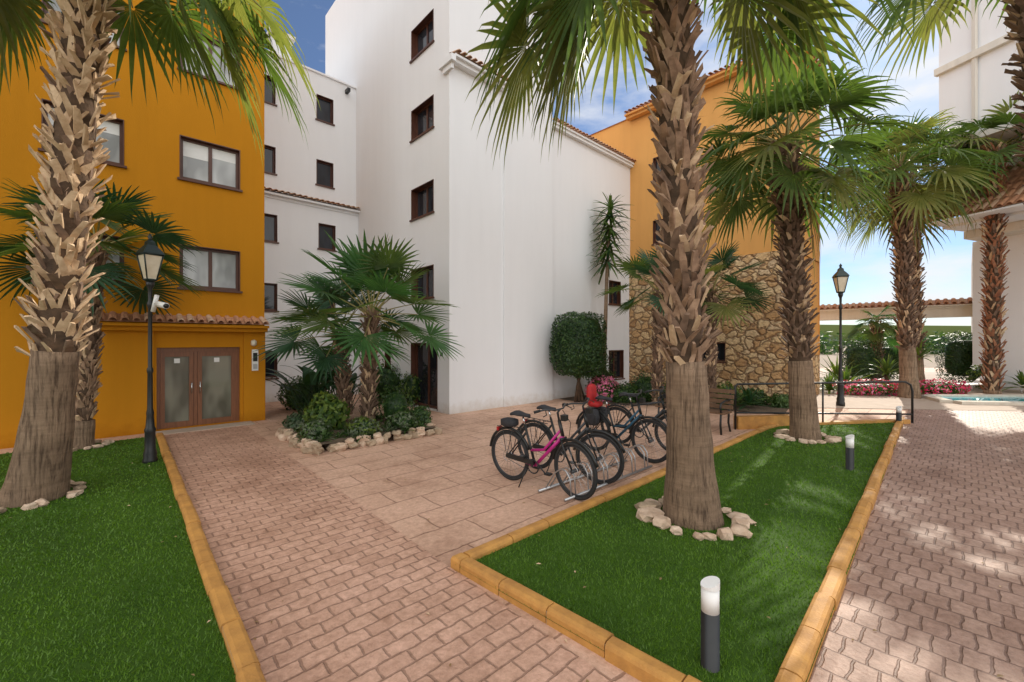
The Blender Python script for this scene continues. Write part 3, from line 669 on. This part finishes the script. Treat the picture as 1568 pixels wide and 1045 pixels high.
for a,b in (((13.4,12.9),(24,11.5)),((14.0,14.1),(13.4,12.9)),((25,13.9),(14.0,14.1))):
    A=V2(*a);B=V2(*b); d=(B-A).normalized(); n=V2(d.y,-d.x); mb.box(A-n*0,B-A,n*.3,UP*.10,'cream')
mb.obj('pool_edge')
for (x,y,r) in ((16.6,15.5,.2),(18.6,15.0,.3)):
    e=empty('sun_lounger'); e.location=(x,y,.02); e.rotation_euler=(0,0,r); mb=MB()
    mb.box((0,0,.25),(1.1,0,0),(0,.5,0),(0,0,.04),'whitep'); mb.box((1.11,0,.25),(.45,0,.25),(0,.5,0),(-.02,0,.04),'whitep')
    for lx in (.1,1.0): 
        for ly in (.05,.45): mb.tube([(lx,ly,0),(lx,ly,.25)],.02,'whitep',6)
    mb.obj('frame',e)
mb=MB(); rr=random.Random(120)
for i in range(40):
    x=14+i*1.9; leafball(mb,(x+20,62+rr.uniform(-3,8),1.2),(2.2,2,rr.uniform(1.2,2.6)),160,.8,['leafd','leafm'],rr,.4)
mb.obj('distant_trees')
mb=MB(); mb.add([(60,200,0),(140,230,11),(230,260,0)],[(0,1,2)],'leafs'); mb.add([(140,230,11),(230,260,0),(330,220,9),(420,240,0)],[(0,2,1),(1,2,3)],'leafs'); mb.obj('hills')

# ------------------------------------------------------------ street furniture
def street_lamp(loc,H,ax,name='street_lamp'):
    e=empty(name); e.location=loc; mb=MB(); s=H/3.5
    prof=[(.115,0),(.115,.08),(.10,.12),(.105,.18),(.085,.24),(.08,.5),(.092,.54),(.07,.58),(.055,.75),(.06,.8),(.045,.86),(.04,1.4),(.05,1.43),(.05,1.47),(.034,1.5),(.032,2.4),(.05,2.44),(.05,2.48),(.03,2.52),(.035,2.7),(.06,2.75),(.07,2.80),(.03,2.82)]
    mb.lathe([(r*s*.82,z*s) for r,z in prof],'blackm',(0,0,0),14)
    mb.obj('pole',e)
    mb=MB(); zb=2.84*s; zt=3.22*s; rb=.085*s; rt=.17*s
    def sq(r,z): return [Vector((r*math.cos(a+ax),r*math.sin(a+ax),z)) for a in (0,math.pi/2,math.pi,1.5*math.pi)]
    b=sq(rb,zb); t=sq(rt,zt); mb.add(sq(rb*.93,zb)+sq(rt*.93,zt),[(i,(i+1)%4,4+(i+1)%4,4+i) for i in range(4)],'lampglass'); mb.obj('lantern_glass',e)
    mb=MB()
    for i in range(4):
        mb.tube([b[i],t[i]],.010*s,'darkgreenm',6); mb.tube([t[i],t[(i+1)%4]],.014*s,'darkgreenm',6); mb.tube([b[i],b[(i+1)%4]],.012*s,'darkgreenm',6)
    k=sq(rt*1.16,zt+.01*s)+sq(rt*.9,zt+.07*s)+sq(rt*.45,zt+.15*s)+sq(rt*.4,zt+.2*s)+sq(rt*.1,zt+.24*s)
    fs=[(3,2,1,0)]+[(4*j+i,4*j+(i+1)%4,4*j+4+(i+1)%4,4*j+4+i) for j in range(4) for i in range(4)]; mb.add(k,fs,'darkgreenm')
    mb.lathe([(.03*s,0),(.02*s,.03*s),(.035*s,.06*s),(.0,.12*s)],'darkgreenm',(0,0,zt+.22*s),8)
    mb.lathe([(.03*s,0),(.085*s,.03*s),(.085*s,.05*s)],'darkgreenm',(0,0,zb-.04*s),10)
    mb.obj('lantern_frame',e); return e
street_lamp((-5.56,6.52,0),3.5,.3)
street_lamp((9.6,12.4,0),4.1,.5); street_lamp((21.6,25.5,0),3.2,.5)
e=empty('security_camera'); mb=MB(); mb.tube([(-5.50,6.5,2.35),(-5.42,6.48,2.6)],.03,'whitep',8); mb.tube([(-5.45,6.48,2.47),(-5.3,6.4,2.47)],.02,'whitep',8)
mb.tube([(-5.36,6.42,2.46),(-5.12,6.28,2.42)],.045,'whitep',12); mb.tube([(-5.125,6.283,2.421),(-5.11,6.275,2.418)],.036,'blackm',12); mb.obj('body',e)
def bollard(loc,h=.52,r=.05):
    e=empty('bollard_light'); e.location=loc; mb=MB(); mb.lathe([(r*1.5,.0),(r*1.5,.012),(r,.014),(r,h*.64)],'blackm',(0,0,.03),20); mb.obj('post',e)
    mb=MB(); mb.lathe([(r*.97,h*.64),(r*.97,h*.90)],'whitep',(0,0,.03),20); mb.obj('diffuser',e)
    mb=MB(); n=20; vs=[]; 
    for z0 in (h*.90,None):
        for k in range(n):
            a=2*math.pi*k/n; x=r*1.02*math.cos(a); vs.append((x,r*1.02*math.sin(a),.03+(z0 if z0 else h*.955+x/r*.02)))
    mb.add(vs,[(k,(k+1)%n,n+(k+1)%n,n+k) for k in range(n)]+[tuple(range(n,2*n))],'whitep'); mb.obj('cap',e)
bollard((1.13,2.42,0)); bollard((4.88,6.13,0)); bollard((8.75,9.6,0),.4)

# bench
e=empty('park_bench'); be=V2(4.58,8.80); bx=E2; by=-E1
mb=MB()
for k in range(4): mb.cbox(be+bx*.75+by*(.08+.105*k)+UP*.43,1.5,.085,.03,'wood',bx,by)
for k in range(4): mb.cbox(be+bx*.75-by*(.0+.03*k)+UP*(.52+.105*k),1.5,.025,.085,'wood',bx,by)
mb.obj('slats',e); mb=MB()
for t in (.08,.75,1.42):
    o=be+bx*t
    mb.tube([o-by*.12+UP*.9,o-by*.0+UP*.42,o+by*.02+UP*.2,o-by*.08],.022,'blackm',6); mb.tube([o+UP*.41,o+by*.42+UP*.41,o+by*.44+UP*.2,o+by*.4],.022,'blackm',6)
    mb.tube([o-by*.06+UP*.66,o+by*.2+UP*.67,o+by*.42+UP*.63,o+by*.45+UP*.55,o+by*.40+UP*.42],.02,'blackm',6)
mb.obj('iron_legs',e)

# bicycles
def bicycle(loc,rz,col,step=True,pack=None,basket=False,steer=.0,lean=.05):
    e=empty('bicycle'); e.location=loc; e.rotation_euler=(lean,0,rz)
    W=.345
    def wheel(cx,st,name):
        mb=MB(); dx=Vector((math.cos(st),math.sin(st),0)); c=Vector((cx,0,W))
        N=40; ring=lambda r:[c+dx*(r*math.cos(2*math.pi*k/N))+UP*(r*math.sin(2*math.pi*k/N)) for k in range(N+1)]
        mb.tube(ring(W-.022),.022,'rubber',8,False); mb.tube(ring(W-.052),.011,'greyp',6,False)
        sd=Vector((-math.sin(st),math.cos(st),0))
        for k in range(28):
            a=2*math.pi*k/28; mb.tube([c+sd*(.03 if k%2 else -.03),c+dx*((W-.05)*math.cos(a))+UP*((W-.05)*math.sin(a))],.0016,'chrome',3,False)
        mb.tube([c-sd*.06,c+sd*.06],.022,'greyp',10)
        mb.tube([c-sd*.034+dx*.08*math.cos(2*math.pi*k/16)+UP*.08*math.sin(2*math.pi*k/16) for k in range(17)],.004,'chrome',4,False)
        mb.tube([c+dx*((W+.025)*math.cos(t))+UP*((W+.025)*math.sin(t)) for t in [math.radians(20+ (150*i/14)) for i in range(15)]],.02,'blackm',6)
        mb.obj(name,e)
    wheel(0,0,'rear_wheel'); wheel(1.06,steer,'front_wheel')
    mb=MB(); BB=(.45,0,.29); HT=(.85,0,.93); HB=(.90,0,.74); ST=(.29,0,.80)
    mb.tube([HT,HB],.022,'blackm',8); mb.tube([HB,BB],.023,col,8); mb.tube([BB,ST],.017,'blackm',8)
    if step: mb.tube([(.88,0,.82),(.6,0,.52),(.385,0,.48)],.018,col,8)
    else: mb.tube([(.86,0,.86),(.31,0,.74)],.017,col,8)
    for y in (-.05,.05):
        mb.tube([(.45,y*.6,.29),(0,y,W)],.01,col,6); mb.tube([(.31,y*.3,.70),(0,y,W)],.009,'blackm',6)
    mb.obj('frame',e); mb=MB()
    fx=1.06
    for y in (-.05,.05): mb.tube([(.905,y,.70),(.95,y,.58),(fx,y,W)],.012,'blackm',6)
    mb.tube([(.905,-.055,.71),(.905,.055,.71)],.018,'blackm',8)
    mb.obj('fork',e); mb=MB()
    mb.tube([HT,(.83,0,1.02),(.87,0,1.07)],.014,'greyp',8)
    mb.tube([(.70,-.30,1.06),(.80,-.22,1.09),(.87,-.06,1.07),(.87,.06,1.07),(.80,.22,1.09),(.70,.30,1.06)],.011,'greyp',8)
    for y in (-1,1): mb.tube([(.70,.30*y,1.06),(.76,.25*y,1.08)],.017,'rubber',8); mb.tube([(.80,.2*y,1.08),(.86,.26*y,1.04),(.83,.29*y,1.02)],.006,'blackm',5)
    mb.tube([(.87,.05,1.05),(.98,.06,.9),(.95,.05,.7)],.004,'blackm',4); mb.cbox((.93,0,.97),.07,.07,.07,'blackm')
    mb.obj('handlebar',e); mb=MB()
    mb.tube([ST,(.265,0,.90)],.013,'chrome',8)
    secs=[(.10,.085,.93),(.14,.10,.945),(.22,.075,.935),(.30,.035,.93),(.38,.02,.925)]
    vs=[];fs=[]
    for x,w,z in secs:
        for k in range(8):
            a=2*math.pi*k/8; vs.append((x,w*math.cos(a),z+.028*math.sin(a)))
    for i in range(4):
        for k in range(8): fs.append((i*8+k,i*8+(k+1)%8,(i+1)*8+(k+1)%8,(i+1)*8+k))
    fs+=[tuple(range(7,-1,-1)),tuple(range(32,40))]; mb.add(vs,fs,'blackf',True); mb.obj('saddle',e)
    mb=MB()
    for y in (-1,1):
        mb.tube([(.45,.055*y,.29),(.45+.12*y,.065*y,.29-.12*y)],.009,'greyp',6); mb.cbox((.45+.12*y,.11*y,.29-.12*y),.09,.07,.02,'blackm')
    mb.tube([(.45+.09*math.cos(k*.3927),-.05,.29+.09*math.sin(k*.3927)) for k in range(17)],.009,'blackm',5,False)
    mb.box((.02,-.075,.33),(.45,0,-.02),(0,.02,0),(0,0,.065),'blackm')
    mb.tube([(.45,-.055,.375),(.02,-.055,.38)],.004,'greyp',4); mb.tube([(.45,-.055,.205),(.02,-.055,.31)],.004,'greyp',4)
    mb.tube([(.36,-.06,.28),(.30,-.17,.02)],.008,'blackm',6)
    mb.obj('crankset',e); mb=MB()
    for y in (-.06,.06): mb.tube([(.28,y,.72),(-.16,y,.74)],.006,'blackm',5); mb.tube([(0,y,W),(-.06,y,.735)],.005,'blackm',5); mb.tube([(0,y,W),(.12,y,.73)],.005,'blackm',5)
    for x in (-.14,-.02,.1,.2): mb.tube([(x,-.06,.735),(x,.06,.735)],.005,'blackm',5)
    mb.cbox((-.18,0,.69),.03,.08,.05,'red'); mb.obj('rear_rack',e)
    if pack:
        mb=MB(); vs=[]
        for m_,c,s in pack:
            vs=[Vector(c)+Vector((math.copysign(abs(v.x)**.6,v.x)*s[0],math.copysign(abs(v.y)**.6,v.y)*s[1],math.copysign(abs(v.z)**.6,v.z)*s[2]))*(1+.08*noise.noise(v*2)) for v in IV]
            mb.add(vs,IF,m_,True)
        mb.obj('bags',e)
    if basket:
        mb=MB()
        for k in range(6):
            z=.8+.05*k; x0,x1,w=.93-.005*k,1.18+.008*k,.14+.01*k
            mb.tube([(x0,-w,z),(x1,-w,z),(x1,w,z),(x0,w,z),(x0,-w,z)],.004,'blackm',4)
        for y in [-.14+.04*i for i in range(8)]: mb.tube([(.93,y,.8),(1.18,y,.8),(1.22,y*1.3,1.05)],.003,'blackm',4)
        mb.obj('basket',e)
    return e
rzb=math.atan2(-.70,.77)
bicycle((-.02,5.81,0),rzb,M['pink'],True,pack=[('blackf',(.02,0,.80),(.13,.09,.06))],steer=-.15)
bicycle((.36,6.32,0),rzb+.03,M['greyp'],True,steer=.1,basket=False)
bicycle((1.43,7.37,0),rzb-.05,M['blue'],True,pack=[('red',(-.02,0,.98),(.05,.12,.19)),('red',(.05,0,.82),(.12,.10,.05)),('blackf',(.05,.13,.62),(.15,.06,.15)),('blackf',(.05,-.13,.62),(.15,.06,.15))])
bicycle((1.95,7.85,0),rzb,M['greyp'],False,basket=True)
# bike rack
e=empty('bicycle_rack'); mb=MB(); o=V2(.62,4.98); 
for k in (0,.42): mb.tube([o+E2*k+UP*.03,o+E2*k+E1*2.0+UP*.03],.018,'steel',8)
for i in range(6):
    for s in (0,.085):
        b=o+E1*(.12+.34*i+s)+UP*.03; mb.tube([b,b+E2*.02+UP*.22,b+E2*.08+UP*.30,b+E2*.16+UP*.31,b+E2*.26+UP*.24,b+E2*.42],.009,'steel',6)
mb.obj('frame',e)

# dropped leaves & palm debris
mb=MB(); rr=random.Random(200)
for i in range(260):
    x=rr.uniform(-6,6); y=rr.uniform(1.6,9); a=rr.uniform(0,6.28); l=rr.uniform(.010,.026)
    z=.075
    inl=inpoly(np.array([x]),np.array([y]),[(Am.x,Am.y),(Fm.x,Fm.y),(Em.x,Em.y),(Cm.x,Cm.y)])[0] or (V2(x,y)-kA).dot(E1)<-.1
    if not inl: 
        z=.012
        if rr.random()<.6: continue
    d=V2(math.cos(a),math.sin(a)); s=V2(-d.y,d.x); c=V2(x,y,z)
    mb.add([c-d*l,c+s*l*.4+UP*.006,c+d*l,c-s*l*.4+UP*.003],[(0,1,2,3)],rr.choice(['dry','dry','bootpale']))
mb.obj('fallen_leaves')

# ------------------------------------------------------------ light & sky
SE,SA=math.radians(31),math.radians(40)
w=bpy.data.worlds.new('World'); sc.world=w; w.use_nodes=True; nt=w.node_tree
bg=nt.nodes['Background']; bg.inputs['Strength'].default_value=.12
sky=nt.nodes.new('ShaderNodeTexSky'); sky.sky_type='NISHITA'; sky.sun_disc=False; sky.sun_elevation=SE; sky.sun_rotation=SA
sky.air_density=1.0; sky.dust_density=.35; sky.ozone_density=1.8
tc_=nt.nodes.new('ShaderNodeTexCoord'); mp=nt.nodes.new('ShaderNodeMapping'); mp.inputs['Scale'].default_value=(1.6,1.6,4.5); mp.inputs['Location'].default_value=(.3,.7,.2)
L(nt,tc_.outputs['Generated'],mp.inputs['Vector'])
f=noise_n(nt,mp.outputs[0],1.7,9,.58)
cl=ramp(nt,f,[(.44,(.05,.05,.05)),(.66,(1,1,1))])
skyc=mix(nt,1.0,sky.outputs[0],(.56,.72,.92),'MULTIPLY')
base=mix(nt,cl,skyc,(7.8,7.9,8.1))
# bank of extra-bright cloud added behind the camera as fill for shaded walls
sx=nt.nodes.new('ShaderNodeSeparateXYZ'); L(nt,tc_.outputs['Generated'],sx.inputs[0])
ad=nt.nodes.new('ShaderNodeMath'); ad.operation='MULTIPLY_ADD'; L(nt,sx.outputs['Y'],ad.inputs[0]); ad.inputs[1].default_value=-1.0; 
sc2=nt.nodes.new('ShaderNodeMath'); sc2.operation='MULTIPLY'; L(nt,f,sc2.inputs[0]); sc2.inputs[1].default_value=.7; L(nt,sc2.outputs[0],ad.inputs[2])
fill_bank=ramp(nt,ad.outputs[0],[(.30,(0,0,0)),(.62,(1,1,1))])
L(nt,mix(nt,fill_bank,base,(14,13.9,13.7)),bg.inputs[0])
sl=bpy.data.lights.new('sun','SUN'); sl.energy=5; sl.angle=math.radians(.5); sl.color=(1,.92,.79)
so=bpy.data.objects.new('sun',sl); sc.collection.objects.link(so)
dv=Vector((math.sin(SA)*math.cos(SE),math.cos(SA)*math.cos(SE),math.sin(SE))); so.rotation_euler=dv.to_track_quat('Z','Y').to_euler(); so.location=dv*60
sc.view_settings.view_transform='Standard'; sc.view_settings.look='None'; sc.view_settings.exposure=0; sc.view_settings.gamma=1
cam=bpy.data.cameras.new('camera'); cam.lens=14.92; cam.sensor_width=36; cam.clip_end=3000; cam.clip_start=.05
co=bpy.data.objects.new('camera',cam); sc.collection.objects.link(co); co.location=(0,0,1.9); co.rotation_euler=(math.radians(90),0,0); sc.camera=co
